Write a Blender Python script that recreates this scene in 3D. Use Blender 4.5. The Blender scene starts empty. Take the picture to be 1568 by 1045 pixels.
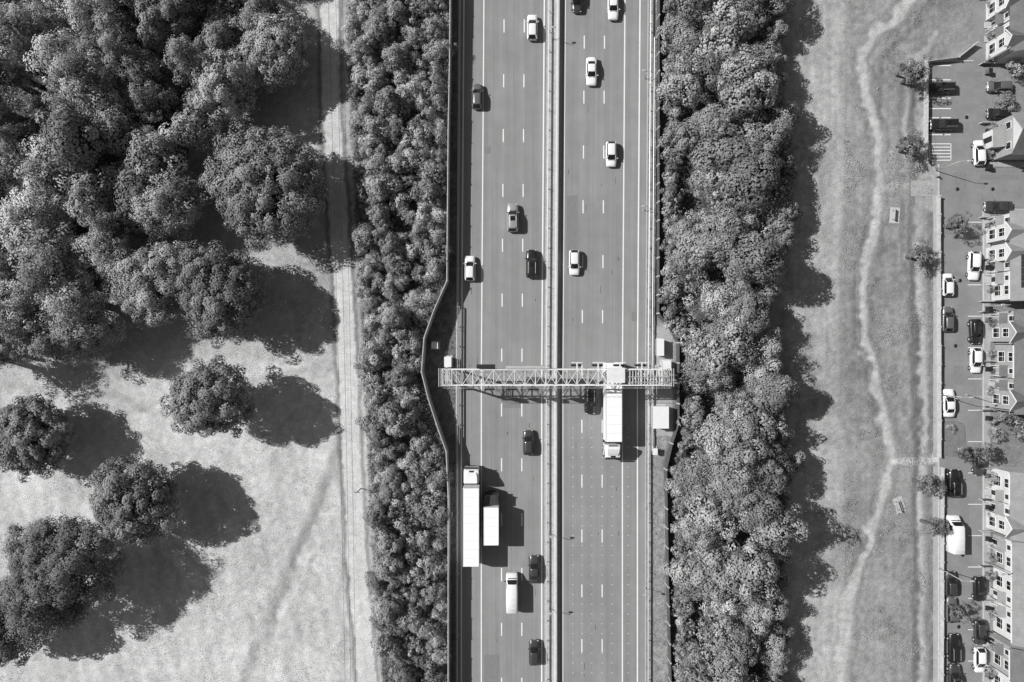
import bpy, math, random
import numpy as np
from mathutils import Vector, Matrix

random.seed(7)
S = 9.33      # plan drawing units per metre
HC = 112.0    # drone altitude
def X(px, z=0.0): return (px-784.0)/S*(1-z/HC)
def Y(py, z=0.0): return (522.5-py)/S*(1-z/HC)

scene = bpy.context.scene
COL = scene.collection

# ------------------------------------------------------------------ materials
def new_mat(name):
    m = bpy.data.materials.new(name); m.use_nodes = True
    nt = m.node_tree
    for n in list(nt.nodes): nt.nodes.remove(n)
    out = nt.nodes.new('ShaderNodeOutputMaterial')
    return m, nt, out

def N(nt, typ, **kw):
    n = nt.nodes.new(typ)
    for k, v in kw.items(): setattr(n, k, v)
    return n

def math_node(nt, op, a, b=None, c=None):
    n = N(nt, 'ShaderNodeMath', operation=op)
    for i, v in enumerate((a, b, c)):
        if v is None: continue
        if isinstance(v, (int, float)): n.inputs[i].default_value = v
        else: nt.links.new(v, n.inputs[i])
    return n.outputs[0]

def noise(nt, scale, detail=4, rough=.6, stretch=None, coords='Object'):
    tc = N(nt, 'ShaderNodeTexCoord')
    v = tc.outputs[coords]
    if stretch:
        mp = N(nt, 'ShaderNodeMapping'); mp.inputs['Scale'].default_value = stretch
        nt.links.new(v, mp.inputs[0]); v = mp.outputs[0]
    n = N(nt, 'ShaderNodeTexNoise'); n.inputs['Scale'].default_value = scale
    n.inputs['Detail'].default_value = detail; n.inputs['Roughness'].default_value = rough
    nt.links.new(v, n.inputs['Vector'])
    return n.outputs[0]

def mr(nt, v, a, b, c, d):
    n = N(nt, 'ShaderNodeMapRange'); nt.links.new(v, n.inputs[0])
    for i, x in enumerate((a, b, c, d)): n.inputs[i+1].default_value = x
    return n.outputs[0]

def surf(name, val, rough=.8, layers=((3, .15),), spec=.3, metallic=0, attr=None, bump=0, bscale=10, coat=0, rnd=0, coords='Object', detail=3, wear=None):
    m, nt, out = new_mat(name)
    p = N(nt, 'ShaderNodeBsdfPrincipled')
    cur = None
    if attr:
        a = N(nt, 'ShaderNodeAttribute', attribute_name=attr)
        cur = math_node(nt, 'MULTIPLY', a.outputs['Fac'], val)
    for L in layers:
        sc, am = L[0], L[1]
        st = L[2] if len(L) > 2 else None
        f = mr(nt, noise(nt, sc, detail, stretch=st, coords=coords), .25, .75, 1-am, 1+am)
        cur = math_node(nt, 'MULTIPLY', cur if cur is not None else val, f)
    if wear:   # polished wheel tracks repeated at the lane spacing
        tc = N(nt, 'ShaderNodeTexCoord'); sp = N(nt, 'ShaderNodeSeparateXYZ'); nt.links.new(tc.outputs['Object'], sp.inputs[0])
        a = math_node(nt, 'MULTIPLY_ADD', sp.outputs[0], 2*math.pi/wear[0], -wear[1]*2*math.pi/wear[0])
        a = math_node(nt, 'COSINE', a); a = math_node(nt, 'MULTIPLY_ADD', a, wear[2], 1.0)
        cur = math_node(nt, 'MULTIPLY', cur, a)
    if rnd:
        oi = N(nt, 'ShaderNodeObjectInfo')
        cur = math_node(nt, 'MULTIPLY', cur if cur is not None else val, mr(nt, oi.outputs['Random'], 0, 1, 1-rnd, 1+rnd))
    if cur is not None:
        cc = N(nt, 'ShaderNodeCombineColor')
        for i in range(3): nt.links.new(cur, cc.inputs[i])
        nt.links.new(cc.outputs[0], p.inputs['Base Color'])
    else:
        p.inputs['Base Color'].default_value = (val, val, val, 1)
    p.inputs['Roughness'].default_value = rough
    p.inputs['Specular IOR Level'].default_value = spec
    p.inputs['Metallic'].default_value = metallic
    p.inputs['Coat Weight'].default_value = coat
    p.inputs['Coat Roughness'].default_value = .06
    if bump:
        b = N(nt, 'ShaderNodeBump'); b.inputs['Strength'].default_value = bump
        b.inputs['Distance'].default_value = .15
        nt.links.new(noise(nt, bscale, 4), b.inputs['Height'])
        nt.links.new(b.outputs[0], p.inputs['Normal'])
    nt.links.new(p.outputs[0], out.inputs[0])
    return m

def foliage(name, val, trans=0, rnd=.2):
    m, nt, out = new_mat(name)
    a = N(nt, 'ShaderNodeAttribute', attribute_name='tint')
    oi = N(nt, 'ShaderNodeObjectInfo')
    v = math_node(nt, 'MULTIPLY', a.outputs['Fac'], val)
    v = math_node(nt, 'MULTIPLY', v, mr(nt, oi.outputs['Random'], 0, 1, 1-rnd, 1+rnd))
    cc = N(nt, 'ShaderNodeCombineColor')
    for i in range(3): nt.links.new(v, cc.inputs[i])
    d = N(nt, 'ShaderNodeBsdfDiffuse')
    nt.links.new(cc.outputs[0], d.inputs[0])
    nt.links.new(d.outputs[0], out.inputs[0])
    return m

M_ground = surf('ground_grass', 1.0, .95, ((.12, .08), (.9, .16), (5, .30), (19, .28)), spec=.05, attr='tone', bump=.7, bscale=7)
M_asph = surf('motorway_asphalt', .255, .85, ((.6, .09, (1, .03, 1)), (2.2, .08, (1, .02, 1)), (.09, .10), (.5, .06), (30, .12)), spec=.2, wear=(1.66, -6.75, .035))
M_asph2 = surf('street_asphalt', .23, .9, ((.4, .14), (3, .1), (25, .14)), spec=.2)
M_patch = surf('repair_patch', .21, .9, ((2, .1), (25, .1)), spec=.2)
M_mark = surf('road_paint', .80, .6, ((2.5, .10), (18, .15)), spec=.3)
M_stud = surf('road_stud', .55, .6, ((2.5, .2),), spec=.3)
M_median = surf('median_concrete', .43, .9, ((1.0, .18), (6, .28), (25, .2)), spec=.2, bump=.4)
M_conc = surf('barrier_concrete', .45, .8, ((1.2, .12), (12, .1)), spec=.3)
M_steel = surf('galvanised_steel', .48, .45, ((2, .1),), spec=.5, metallic=.2)
M_gantry = surf('gantry_paint', .68, .5, ((1.5, .10),), spec=.4)
M_dark = surf('dark_plastic', .02, .5, ((4, .2),), spec=.4)
M_wood = surf('weathered_timber', .44, .9, ((1.5, .2), (14, .25)), spec=.1)
M_woodd = surf('dark_timber', .10, .9, ((1.5, .2), (14, .25)), spec=.1)
M_bark = surf('bark', .12, .95, ((6, .3),), spec=.1)
M_leafA = foliage('broadleaf_foliage', .30, rnd=.36)
M_leafB = foliage('pale_foliage', .43, rnd=.30)
M_leafC = foliage('shrub_foliage', .32, rnd=.38)
M_leafD = foliage('dark_foliage', .19, rnd=.1)
M_leafE = foliage('oak_foliage', .25, rnd=.10)
M_grassT = foliage('grass_blades', .40, rnd=.05)
M_grassL = foliage('meadow_blades', .66, rnd=.05)
M_glass = surf('vehicle_glass', .015, .05, (), spec=.6)
M_tyre = surf('tyre_rubber', .02, .8, ((8, .2),), spec=.2)
M_chassis = surf('chassis', .03, .7, ((4, .2),), spec=.3)
M_lampw = surf('headlamp', .75, .15, (), spec=.6)
M_lampr = surf('tail_lamp', .10, .2, (), spec=.6)
M_plate = surf('number_plate', .6, .4, (), spec=.4)
def paint(v, met=0): return surf('car_paint_%d' % int(v*1000), v, .32, ((.8, .05),), spec=.5, metallic=met, coat=.6)
P_white = paint(.80); P_silver = paint(.42, .4); P_grey = paint(.16, .3); P_dgrey = paint(.06, .2); P_black = paint(.018)
M_box = surf('trailer_skin', .84, .5, ((.6, .06, (1, .2, 1)), (6, .06)), spec=.3)
M_render = surf('white_render', .56, .85, ((.5, .1), (6, .1)), spec=.1)
M_brick = surf('brick', .32, .9, ((1, .12), (14, .25)), spec=.1)
M_tile = surf('roof_tiles', .15, .8, ((.8, .15), (5, .25, (1, 3, 1)), (20, .2)), spec=.2, bump=.5, bscale=14)
M_tileL = surf('pale_roof_tiles', .26, .8, ((.8, .15), (5, .2, (1, 3, 1)), (20, .2)), spec=.2, bump=.5, bscale=14)
M_solar = surf('solar_panel_glass', .03, .12, (), spec=.6)
M_pvc = surf('white_pvc', .74, .4, ((3, .05),), spec=.4)
M_pave = surf('pavement_slabs', .36, .85, ((1, .12), (8, .18)), spec=.2)
M_kerb = surf('kerb_stone', .48, .85, ((2, .12),), spec=.2)

# ------------------------------------------------------------------ mesh builder
class B:
    def __init__(s): s.v = []; s.f = []; s.m = []; s.sm = []; s.mats = []
    def mi(s, mat):
        if mat not in s.mats: s.mats.append(mat)
        return s.mats.index(mat)
    def add(s, vs, fs, mat, smooth=False):
        o = len(s.v); s.v += [tuple(v) for v in vs]
        k = s.mi(mat)
        for f in fs: s.f.append([o+i for i in f]); s.m.append(k); s.sm.append(smooth)
    def box(s, x0, x1, y0, y1, z0, z1, mat):
        vs = [(x0,y0,z0),(x1,y0,z0),(x1,y1,z0),(x0,y1,z0),(x0,y0,z1),(x1,y0,z1),(x1,y1,z1),(x0,y1,z1)]
        s.add(vs, [(0,3,2,1),(4,5,6,7),(0,1,5,4),(1,2,6,5),(2,3,7,6),(3,0,4,7)], mat)
    def bbox(s, x0, x1, y0, y1, z0, z1, mat, b=.08):
        """box with chamfered vertical and top edges"""
        def ring(i, z): 
            c = b
            a0, a1, b0, b1 = x0+i, x1-i, y0+i, y1-i
            return [(a0+c,b0,z),(a1-c,b0,z),(a1,b0+c,z),(a1,b1-c,z),(a1-c,b1,z),(a0+c,b1,z),(a0,b1-c,z),(a0,b0+c,z)]
        vs = ring(0, z0)+ring(0, z1-b)+ring(b*.9, z1)
        fs = [tuple(range(7,-1,-1)), tuple(range(16,24))]
        for r in (0, 8):
            for i in range(8):
                j = (i+1) % 8; fs.append((r+i, r+j, r+8+j, r+8+i))
        s.add(vs, fs, mat)
    def tube(s, p0, p1, r, mat, n=6, r1=None):
        p0 = Vector(p0); p1 = Vector(p1); d = p1-p0
        if d.length < 1e-6: return
        q = d.to_track_quat('Z', 'Y'); r1 = r if r1 is None else r1
        vs = []
        for p, rr in ((p0, r), (p1, r1)):
            for i in range(n):
                a = 2*math.pi*i/n
                vs.append(p + q @ Vector((math.cos(a)*rr, math.sin(a)*rr, 0)))
        fs = [(i, (i+1) % n, n+(i+1) % n, n+i) for i in range(n)] + [tuple(range(n-1,-1,-1)), tuple(range(n, 2*n))]
        s.add(vs, fs, mat, n > 6)
    def loft(s, rings, mat, smooth=True, cap=True):
        n = len(rings[0]); vs = [p for r in rings for p in r]; fs = []
        for k in range(len(rings)-1):
            for i in range(n):
                j = (i+1) % n
                fs.append((k*n+i, k*n+j, (k+1)*n+j, (k+1)*n+i))
        s.add(vs, fs, mat, smooth)
        if cap:
            s.add(rings[0], [tuple(range(n))], mat); s.add(rings[-1], [tuple(range(n-1,-1,-1))], mat)
    def build(s, name, loc=(0,0,0), rotz=0, scale=1):
        me = bpy.data.meshes.new(name)
        me.from_pydata(s.v, [], s.f)
        for m in s.mats: me.materials.append(m)
        me.polygons.foreach_set('material_index', s.m)
        me.polygons.foreach_set('use_smooth', s.sm)
        me.update()
        return place(name, me, loc, rotz, scale)

def place(name, me, loc=(0,0,0), rotz=0, scale=1):
    o = bpy.data.objects.new(name, me); COL.objects.link(o)
    o.location = loc; o.rotation_euler = (0, 0, rotz)
    o.scale = scale if isinstance(scale, tuple) else (scale,)*3
    return o

def np_mesh(name, V, Q, mats, midx=None, attrs=None, smooth=False):
    me = bpy.data.meshes.new(name)
    me.vertices.add(len(V)); me.vertices.foreach_set('co', np.asarray(V, np.float32).ravel())
    nq = len(Q); me.loops.add(nq*4); me.polygons.add(nq)
    me.loops.foreach_set('vertex_index', np.asarray(Q, np.int32).ravel())
    me.polygons.foreach_set('loop_start', np.arange(0, nq*4, 4, dtype=np.int32))
    me.polygons.foreach_set('loop_total', np.full(nq, 4, np.int32))
    for m in mats: me.materials.append(m)
    if midx is not None: me.polygons.foreach_set('material_index', np.asarray(midx, np.int32))
    me.polygons.foreach_set('use_smooth', np.full(nq, smooth))
    me.update(calc_edges=True)
    for nm, (dom, arr) in (attrs or {}).items():
        a = me.attributes.new(nm, 'FLOAT', dom); a.data.foreach_set('value', np.asarray(arr, np.float32))
    return me

# ------------------------------------------------------------------ noise in numpy
def vnoise(x, y, scale, seed):
    rg = np.random.default_rng(seed); T = rg.random((256, 256))
    u = x*scale+1000.3; v = y*scale+1000.7
    iu = np.floor(u).astype(int); iv = np.floor(v).astype(int); fu = u-iu; fv = v-iv
    fu = fu*fu*(3-2*fu); fv = fv*fv*(3-2*fv)
    g = lambda a, b: T[a % 256, b % 256]
    return ((g(iu,iv)*(1-fu)+g(iu+1,iv)*fu)*(1-fv)+(g(iu,iv+1)*(1-fu)+g(iu+1,iv+1)*fu)*fv)*2-1

def pdist(px, py, pts):
    d = np.full(px.shape, 1e9)
    for (ax, ay), (bx, by) in zip(pts[:-1], pts[1:]):
        dx, dy = bx-ax, by-ay; L = dx*dx+dy*dy
        t = np.clip(((px-ax)*dx+(py-ay)*dy)/L, 0, 1)
        d = np.minimum(d, np.hypot(px-ax-t*dx, py-ay-t*dy))
    return d
def sstep(d, a, b): 
    t = np.clip((d-a)/(b-a), 0, 1); return t*t*(3-2*t)

# ------------------------------------------------------------------ layout curves
def interp(pts):
    ys = [p[1] for p in pts]; xs = [p[0] for p in pts]
    return lambda y: np.interp(y, ys, xs)
FH = 3.2
fenceL_obs = [(690,-120),(689,0),(688,100),(686,200),(684,430),(664,475),(649,518),(645,570),(655,610),(668,650),(683,692),(686,760),(686,1045),(686,1170)]
fenceR_obs = [(1010,-120),(1009,480),(1026,500),(1040,525),(1040,650),(1030,680),(1021,720),(1024,900),(1028,1045),(1028,1170)]
fenceL = [(X(a,FH), Y(b,FH)) for a, b in fenceL_obs]
fenceR = [(X(a,1.8), Y(b,1.8)) for a, b in fenceR_obs]
fLpx = interp([(784+x*S, 522.5-y*S) for x, y in fenceL]); fRpx = interp([(784+x*S, 522.5-y*S) for x, y in fenceR])
shL = interp([(524,-120),(527,0),(533,200),(543,400),(556,600),(563,800),(583,1045),(592,1170)])
edgeR = interp([(1172,-120),(1176,0),(1166,100),(1180,200),(1190,300),(1172,380),(1156,480),(1158,560),(1168,640),(1192,700),(1186,780),(1168,870),(1175,960),(1167,1045),(1167,1170)])
def bend(py):
    return np.interp(py, [-400, 0, 570, 1500], [7, 4, 0, 0])

# ------------------------------------------------------------------ ground
xi = np.arange(-98, 98.01, .28); yi = np.arange(-68, 68.01, .28)
ox = np.array([110, 130, 170, 250, 420, 800, 1600, 3200.])
xs = np.concatenate([-ox[::-1], xi, ox]); ys = np.concatenate([-ox[::-1], yi, ox])
GX, GY = np.meshgrid(xs, ys)
PX = 784+GX*S; PY = 522.5-GY*S
n1 = vnoise(GX, GY, .08, 1); n2 = vnoise(GX, GY, .35, 2); n3 = vnoise(GX, GY, 1.3, 3); n4 = vnoise(GX, GY, 3.0, 4)
wx = PX+n2*4+n3*3
tone = .535*(1+.10*n1+.10*n2+.09*n3+.09*n4)
rows = np.sin((GX*.95+GY*.22)*2.6+n2*2)
tone *= 1+.06*rows*sstep(PY, 600, 760)
mead = [([(525,690),(500,740),(470,810),(440,880),(410,950),(375,1045),(350,1170)], 8, .66),
        ([(530,640),(490,770),(455,850),(425,930),(400,1045)], 4, .80),
        ([(0,590),(90,600),(180,605),(250,640)], 6, .80), ([(160,640),(300,600),(520,560)], 5, .82),
        ([(440,1045),(455,930),(500,800)], 4, .82), ([(545,800),(522,900),(527,1045)], 5, .82), ([(395,1045),(420,970),(520,760)], 3, 1.18),
        ([(100,690),(300,860),(500,1000)], 4, .9), ([(300,1045),(420,800),(500,600)], 3, .88)]
for pts, w, k in mead:
    d = pdist(PX+n2*6, PY+n3*4, pts); tone *= 1-(1-k)*(.8+.35*n2)*(1-sstep(d, w*.3, w*1.8))
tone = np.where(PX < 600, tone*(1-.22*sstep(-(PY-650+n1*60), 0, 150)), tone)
trk = [(504,-160),(505,130),(510,230),(522,400),(530,520),(538,700),(546,850),(563,1045),(572,1180)]
d = pdist(PX+n2*2+n3*1.5, PY, trk)
k = (1-sstep(np.abs(d-17), 0, 6)); tone *= 1-.50*k
k = 1-sstep(d, 12.5, 14.5); tone = tone*(1-k)+k*(.60*(1+.05*n2+.06*n4))
k = (1-sstep(d, 0, 3)); tone *= 1-.10*k
def band(a, b, val, soft=5):
    global tone
    k = sstep(wx-a, -soft, soft)*sstep(b-wx, -soft, soft)
    tone = tone*(1-k)+k*val
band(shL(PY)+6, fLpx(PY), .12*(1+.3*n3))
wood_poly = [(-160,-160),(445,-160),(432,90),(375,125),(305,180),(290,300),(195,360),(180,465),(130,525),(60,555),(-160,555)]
def inpoly(px, py, poly):
    r = np.zeros(np.shape(px), bool); n = len(poly)
    for i in range(n):
        x0, y0 = poly[i]; x1, y1 = poly[(i+1) % n]
        c = ((y0 > py) != (y1 > py)) & (px < (x1-x0)*(py-y0)/(y1-y0+1e-9)+x0)
        r ^= c
    return r
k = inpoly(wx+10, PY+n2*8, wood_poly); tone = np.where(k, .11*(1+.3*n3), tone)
kk = (PX > fLpx(PY)) & (PX < 784); tone = np.where(kk, .17*(1+.25*n3+.2*n4), tone)
kk = (PX >= 784) & (PX < fRpx(PY)); tone = np.where(kk, .30*(1+.15*n3+.25*n4), tone)
kk = (wx >= fRpx(PY)); tone = np.where(kk, .285*(1+.14*n1+.14*n2+.14*n3+.13*n4), tone)
streak = vnoise(GX*2.2, GY*.12, 1., 9)
tone = np.where(wx > 1180, tone*(1+.10*streak), tone)
k = sstep(wx, 1190, 1220)*sstep(1292-wx+n1*8, -6, 8); tone *= 1+.32*k
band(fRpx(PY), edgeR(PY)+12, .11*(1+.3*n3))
desire = [(1420,-160),(1405,-10),(1375,25),(1335,55),(1320,95),(1330,150),(1343,210),(1345,290),(1336,370),(1318,440),(1322,510),(1342,590),(1362,680),(1357,740),(1335,810),(1312,890),(1296,960),(1284,1060),(1275,1180)]
d = pdist(wx+n2*3, PY+n2*4, desire); ww_ = 6.5+2.2*n2
k = (1-sstep(d, ww_*.5, ww_*1.4))*(.9+.1*n3); tone = tone*(1-k)+k*(.47*(1+.14*n3+.12*n4))
k = (1-sstep(np.abs(d-14+n2*3), 0, 5)); tone *= 1-.18*k
for pts, w, v in (([(1365,704),(1400,706),(1440,706)], 5, .60), ([(1480,30),(1430,55),(1390,105),(1388,180),(1385,240)], 4, .42),
               ([(1400,300),(1406,450),(1412,600),(1416,690)], 5, .46), ([(1412,715),(1408,850),(1410,1000),(1408,1170)], 5, .46),
               ([(1343,290),(1370,285),(1400,285)], 4, .44)):
    d = pdist(wx, PY+n2*4, pts); k = .8*(1-sstep(d, w*.5, w*1.6)); tone = tone*(1-k)+k*v*(1+.15*n3)
for pts, w, kf in (([(1393,120),(1398,250),(1398,300),(1396,450),(1402,600),(1402,1170)], 5, .55), ([(1425,330),(1427,690)], 5, .65),([(1425,720),(1427,1170)], 5, .68),
                   ([(1430,0),(1400,40),(1350,90),(1345,180)], 4, .75), ([(1375,100),(1380,250),(1384,420)], 3, .8)):
    d = pdist(wx, PY, pts); k = (1-sstep(d, w*.5, w*1.8)); tone *= 1-(1-kf)*k
kk = PX > 1436; tone = np.where(kk, .24*(1+.2*n2+.15*n4), tone)
kk = (PX > 1418) & (PY > 92) & (PY < 252); tone = np.where(kk, .25, tone)
tone = np.clip(tone, .03, .8)
nx, ny = len(xs), len(ys)
I = np.arange(nx*ny).reshape(ny, nx)
Q = np.stack([I[:-1,:-1], I[:-1,1:], I[1:,1:], I[1:,:-1]], -1).reshape(-1, 4)
Vg = np.stack([GX, GY, np.zeros_like(GX)], -1).reshape(-1, 3)
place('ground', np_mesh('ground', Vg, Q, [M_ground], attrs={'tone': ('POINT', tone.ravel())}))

# ------------------------------------------------------------------ ribbons (roads)
YS = list(np.arange(-2500, -150, 300))+list(np.arange(-150, 1250, 25))+list(np.arange(1300, 4000, 300))
def ribbon(name, a, b, z, mat, ys=YS, bd=True, build=True, bb=None):
    bb = bb or B(); vs = []
    for py in ys:
        s = float(bend(py)) if bd else 0
        vs += [((a+s-784)/S, Y(py), z), ((b+s-784)/S, Y(py), z)]
    bb.add(vs, [(2*i, 2*i+2, 2*i+3, 2*i+1) for i in range(len(ys)-1)], mat)
    if build: return bb.build(name)
mw = B()
ribbon('', 699, 833.5, .012, M_asph, build=False, bb=mw)
ribbon('', 857.5, 988, .012, M_asph, build=False, bb=mw)
mw.build('motorway')
ribbon('central_reservation', 833.5, 857.5, .03, M_median)
kb = B()
for a in (698.0, 987.6): ribbon('', a, a+1.8, .05, M_conc, build=False, bb=kb)
kb.build('motorway_edge_kerb')
mk = B()
def mline(px, w=1.5, y0=-400, y1=1500, z=.018, dash=None, mat=M_mark):
    if dash is None:
        ribbon('', px-w/2, px+w/2, z, mat, ys=list(np.arange(y0, y1+1, 50)), build=False, bb=mk)
    else:
        on, per, ph = dash; y = y0+ph
        while y < y1:
            s = float(bend(y))
            mk.add([(X(px+s-w/2),Y(y),z),(X(px+s-w/2),Y(y+on),z),(X(px+s+w/2),Y(y+on),z),(X(px+s+w/2),Y(y),z)], [(0,1,2,3)], mat)
            y += per
mline(706.5, 1.9); mline(829.5, 1.9); mline(861.5, 1.9); mline(953, 1.7); mline(976, 1.9)
mline(737, 1.6)
for p in (768, 799): mline(p, 1.6, dash=(20, 84, 10))
for p in (891, 922): mline(p, 1.6, dash=(20, 84, 35))
for p in (877, 891, 906, 922, 937, 962): mline(p, 2.2, 655, 1500, z=.0205, dash=(1.0, 15, 0), mat=M_stud)
mk.build('road_markings')
rp = B()
for a, b, c, d_ in ((967,975,478,492),(742,752,225,236),(741,765,1003,1045),(868,884,300,420),(770,797,600,625)):
    rp.add([(X(a),Y(d_),.0158),(X(b),Y(d_),.0158),(X(b),Y(c),.0158),(X(a),Y(c),.0158)], [(0,1,2,3)], M_patch)
rnd = random.Random(3)
for _ in range(40):
    px = rnd.choice([rnd.uniform(712, 825), rnd.uniform(866, 950)]); py = rnd.uniform(0, 1045)
    w = rnd.uniform(.3, .8); h = rnd.uniform(2, 12)
    z = .0152+_*.00001
    rp.add([(X(px),Y(py+h),z),(X(px+w),Y(py+h),z),(X(px+w),Y(py),z),(X(px),Y(py),z)], [(0,1,2,3)], M_tyre)
for px, w in ((752.5,.7),(783.5,.7),(814.5,.7),(906,.7),(937,.7),(722,.7),(875,.7)):
    ribbon('', px-w/2, px+w/2, .0145, M_patch, ys=list(np.arange(-150, 1250, 50)), build=False, bb=rp)
rp.build('road_repair_patches')

# ------------------------------------------------------------------ barriers
cb = B()
prof = [(-.32,.034),(-.32,.12),(-.14,.35),(-.09,.9),(.09,.9),(.14,.35),(.32,.12),(.32,.034)]
rings = []
for py in np.arange(-600, 1700, 40):
    x = X(851.5+float(bend(py)))
    rings.append([(x+a, Y(py), z) for a, z in prof])
cb.loft(rings, M_conc, smooth=False)
cb.build('concrete_median_barrier')
def guardrail(name, px, y0=-250, y1=1300, side=1, fn=None, z=.65):
    b = B(); ys = np.arange(y0, y1, 30); pts = []
    for py in ys:
        s = float(bend(py)); x = X((fn(py) if fn else px)+s); pts.append((x, Y(py)))
    pr = [(0,z-.15),(.07*side,z-.1),(.07*side,z-.04),(.02*side,z),(.07*side,z+.04),(.07*side,z+.1),(0,z+.15),(-.03*side,z+.15),(-.03*side,z-.15)]
    b.loft([[(x+a, y, zz) for a, zz in pr] for x, y in pts], M_steel, smooth=False)
    for (x, y) in pts:
        b.box(x-.15*side-.04, x-.15*side+.04, y-.06, y+.06, 0, z+.1, M_steel)
        b.box(min(x-.15*side, x-.03*side), max(x-.15*side, x-.03*side), y-.05, y+.05, z-.1, z+.1, M_steel)
    return b.build(name)
guardrail('guard_rail', 701, side=1); guardrail('guard_rail', 991.5, side=-1)
guardrail('guard_rail', 836.5, side=-1)
guardrail('guard_rail', 704, 470, 700, side=1, z=.8)
guardrail('guard_rail', 997.5, 60, 720, side=-1, z=.6)

def poly_fence(name, pts, h, mat, th=.12, post_mat=None, step=3.0, cap=True):
    b = B()
    for (x0, y0), (x1, y1) in zip(pts[:-1], pts[1:]):
        L = math.hypot(x1-x0, y1-y0); n = max(1, int(L/step)); 
        ux, uy = (x1-x0)/L, (y1-y0)/L; nxx, nyy = -uy*th/2, ux*th/2
        for i in range(n):
            a, c = i/n, (i+1)/n
            ax, ay = x0+(x1-x0)*a, y0+(y1-y0)*a; bx, by = x0+(x1-x0)*c, y0+(y1-y0)*c
            hh = h+rnd.uniform(-.05, .05)
            vs = [(ax-nxx,ay-nyy,0),(bx-nxx,by-nyy,0),(bx+nxx,by+nyy,0),(ax+nxx,ay+nyy,0)]
            vs += [(p[0],p[1],hh) for p in vs[:4]]
            b.add(vs, [(0,3,2,1),(4,5,6,7),(0,1,5,4),(1,2,6,5),(2,3,7,6),(3,0,4,7)], mat)
            b.box(ax-.11, ax+.11, ay-.11, ay+.11, 0, h+.08, post_mat or mat)
    return b.build(name)
poly_fence('noise_barrier_fence', fenceL, FH, M_wood, th=.14)
poly_fence('timber_fence', fenceR, 1.8, M_woodd, th=.1, post_mat=M_wood)

# ------------------------------------------------------------------ gantry
g = B()
gx0, gx1 = X(676, 8), X(1028, 8); ya, yb = Y(566, 8), Y(590, 8); z0, z1 = 6.9, 8.5
for y in (ya, yb):
    for z in (z0, z1): g.box(gx0, gx1, y-.085, y+.085, z-.085, z+.085, M_gantry)
nb = 22
for i in range(nb+1):
    x = gx0+(gx1-gx0)*i/nb
    for y in (ya, yb): g.tube((x, y, z0), (x, y, z1), .05, M_gantry)
    for z in (z0, z1): g.tube((x, ya, z), (x, yb, z), .05, M_gantry)
    if i < nb:
        x2 = gx0+(gx1-gx0)*(i+1)/nb; a, c = (ya, yb) if i % 2 else (yb, ya)
        g.tube((x, a, z1), (x2, c, z1), .045, M_gantry); 
        g.tube((x, c, z0), (x2, a, z0), .04, M_gantry)
        for y in (ya, yb): g.tube((x, y, z0 if i % 2 else z1), (x2, y, z1 if i % 2 else z0), .045, M_gantry)
ym = (ya+yb)/2
for k in range(3): g.box(gx0+.3, gx1-.3, ym-.3+k*.3-.02, ym-.3+k*.3+.02, z0+.12, z0+.16, M_steel)
for i in range(60): 
    x = gx0+.4+(gx1-gx0-.8)*i/59; g.box(x-.03, x+.03, ym-.32, ym+.32, z0+.165, z0+.19, M_steel)
for i in range(0, 40):
    x = gx0+.4+(gx1-gx0-.8)*i/39
    g.tube((x, yb-.35, z1), (x, yb-.35, z1+.9), .02, M_gantry, 4)
g.box(gx0+.4, gx1-.4, yb-.365, yb-.335, z1+.88, z1+.92, M_gantry)
for x in (gx0+.5, gx1-.6):
    for y in (ya, yb):
        g.tube((x, y, z1), (x-.0, y, 0), .17, M_gantry, 10)
        g.box(x-.4, x+.4, y-.4, y+.4, 0, .35, M_conc)
    for z in (1.5, 3.3, 5.1): g.tube((x, ya, z), (x, yb, z+1.5), .07, M_gantry); g.tube((x, yb, z), (x, ya, z+1.5), .07, M_gantry)
    for q in range(6): g.box(x-.9+q*.33, x-.78+q*.33, yb-.2, ya+.2, z1+.11, z1+.14, M_steel)
for px in (722, 752, 784, 815):
    x = X(px); g.box(x-.75, x+.75, yb-.75, yb-.45, 6.3, 7.9, M_dark); g.box(x-.8, x+.8, yb-.79, yb-.755, 6.2, 8.0, M_dark)
    g.tube((x, yb-.45, 7.3), (x, yb, 7.3), .08, M_gantry)
g.box(X(734), X(760), ya+.15, ya+.75, 7.0, 8.9, M_dark); g.box(X(775), X(832), ya+.15, ya+.6, 7.1, 8.8, M_dark)
g.box(X(775), X(832), ya+.13, ya+.62, 8.82, 8.86, M_steel)
for px in (876, 906, 937, 968):
    x = X(px); g.box(x-.75, x+.75, ya+.45, ya+.75, 6.3, 7.9, M_dark); g.box(x-.1, x+.1, ya, ya+1.1, 8.3, 8.4, M_gantry)
    g.box(x-.85, x+.85, ya+1.0, ya+1.12, 8.25, 8.45, M_gantry)
g.box(X(918), X(943), yb+.4, ya+.3, 8.65, 9.1, M_gantry)
for k in range(12): g.box(X(950)+k*.45, X(950)+k*.45+.09, yb+.15, ya-.15, 8.62, 8.70, M_gantry)
for q in (.5, 1.3): g.box(X(948), X(1005), yb+q-.05, yb+q+.05, 8.73, 8.83, M_steel)
g.build('sign_gantry')

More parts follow.
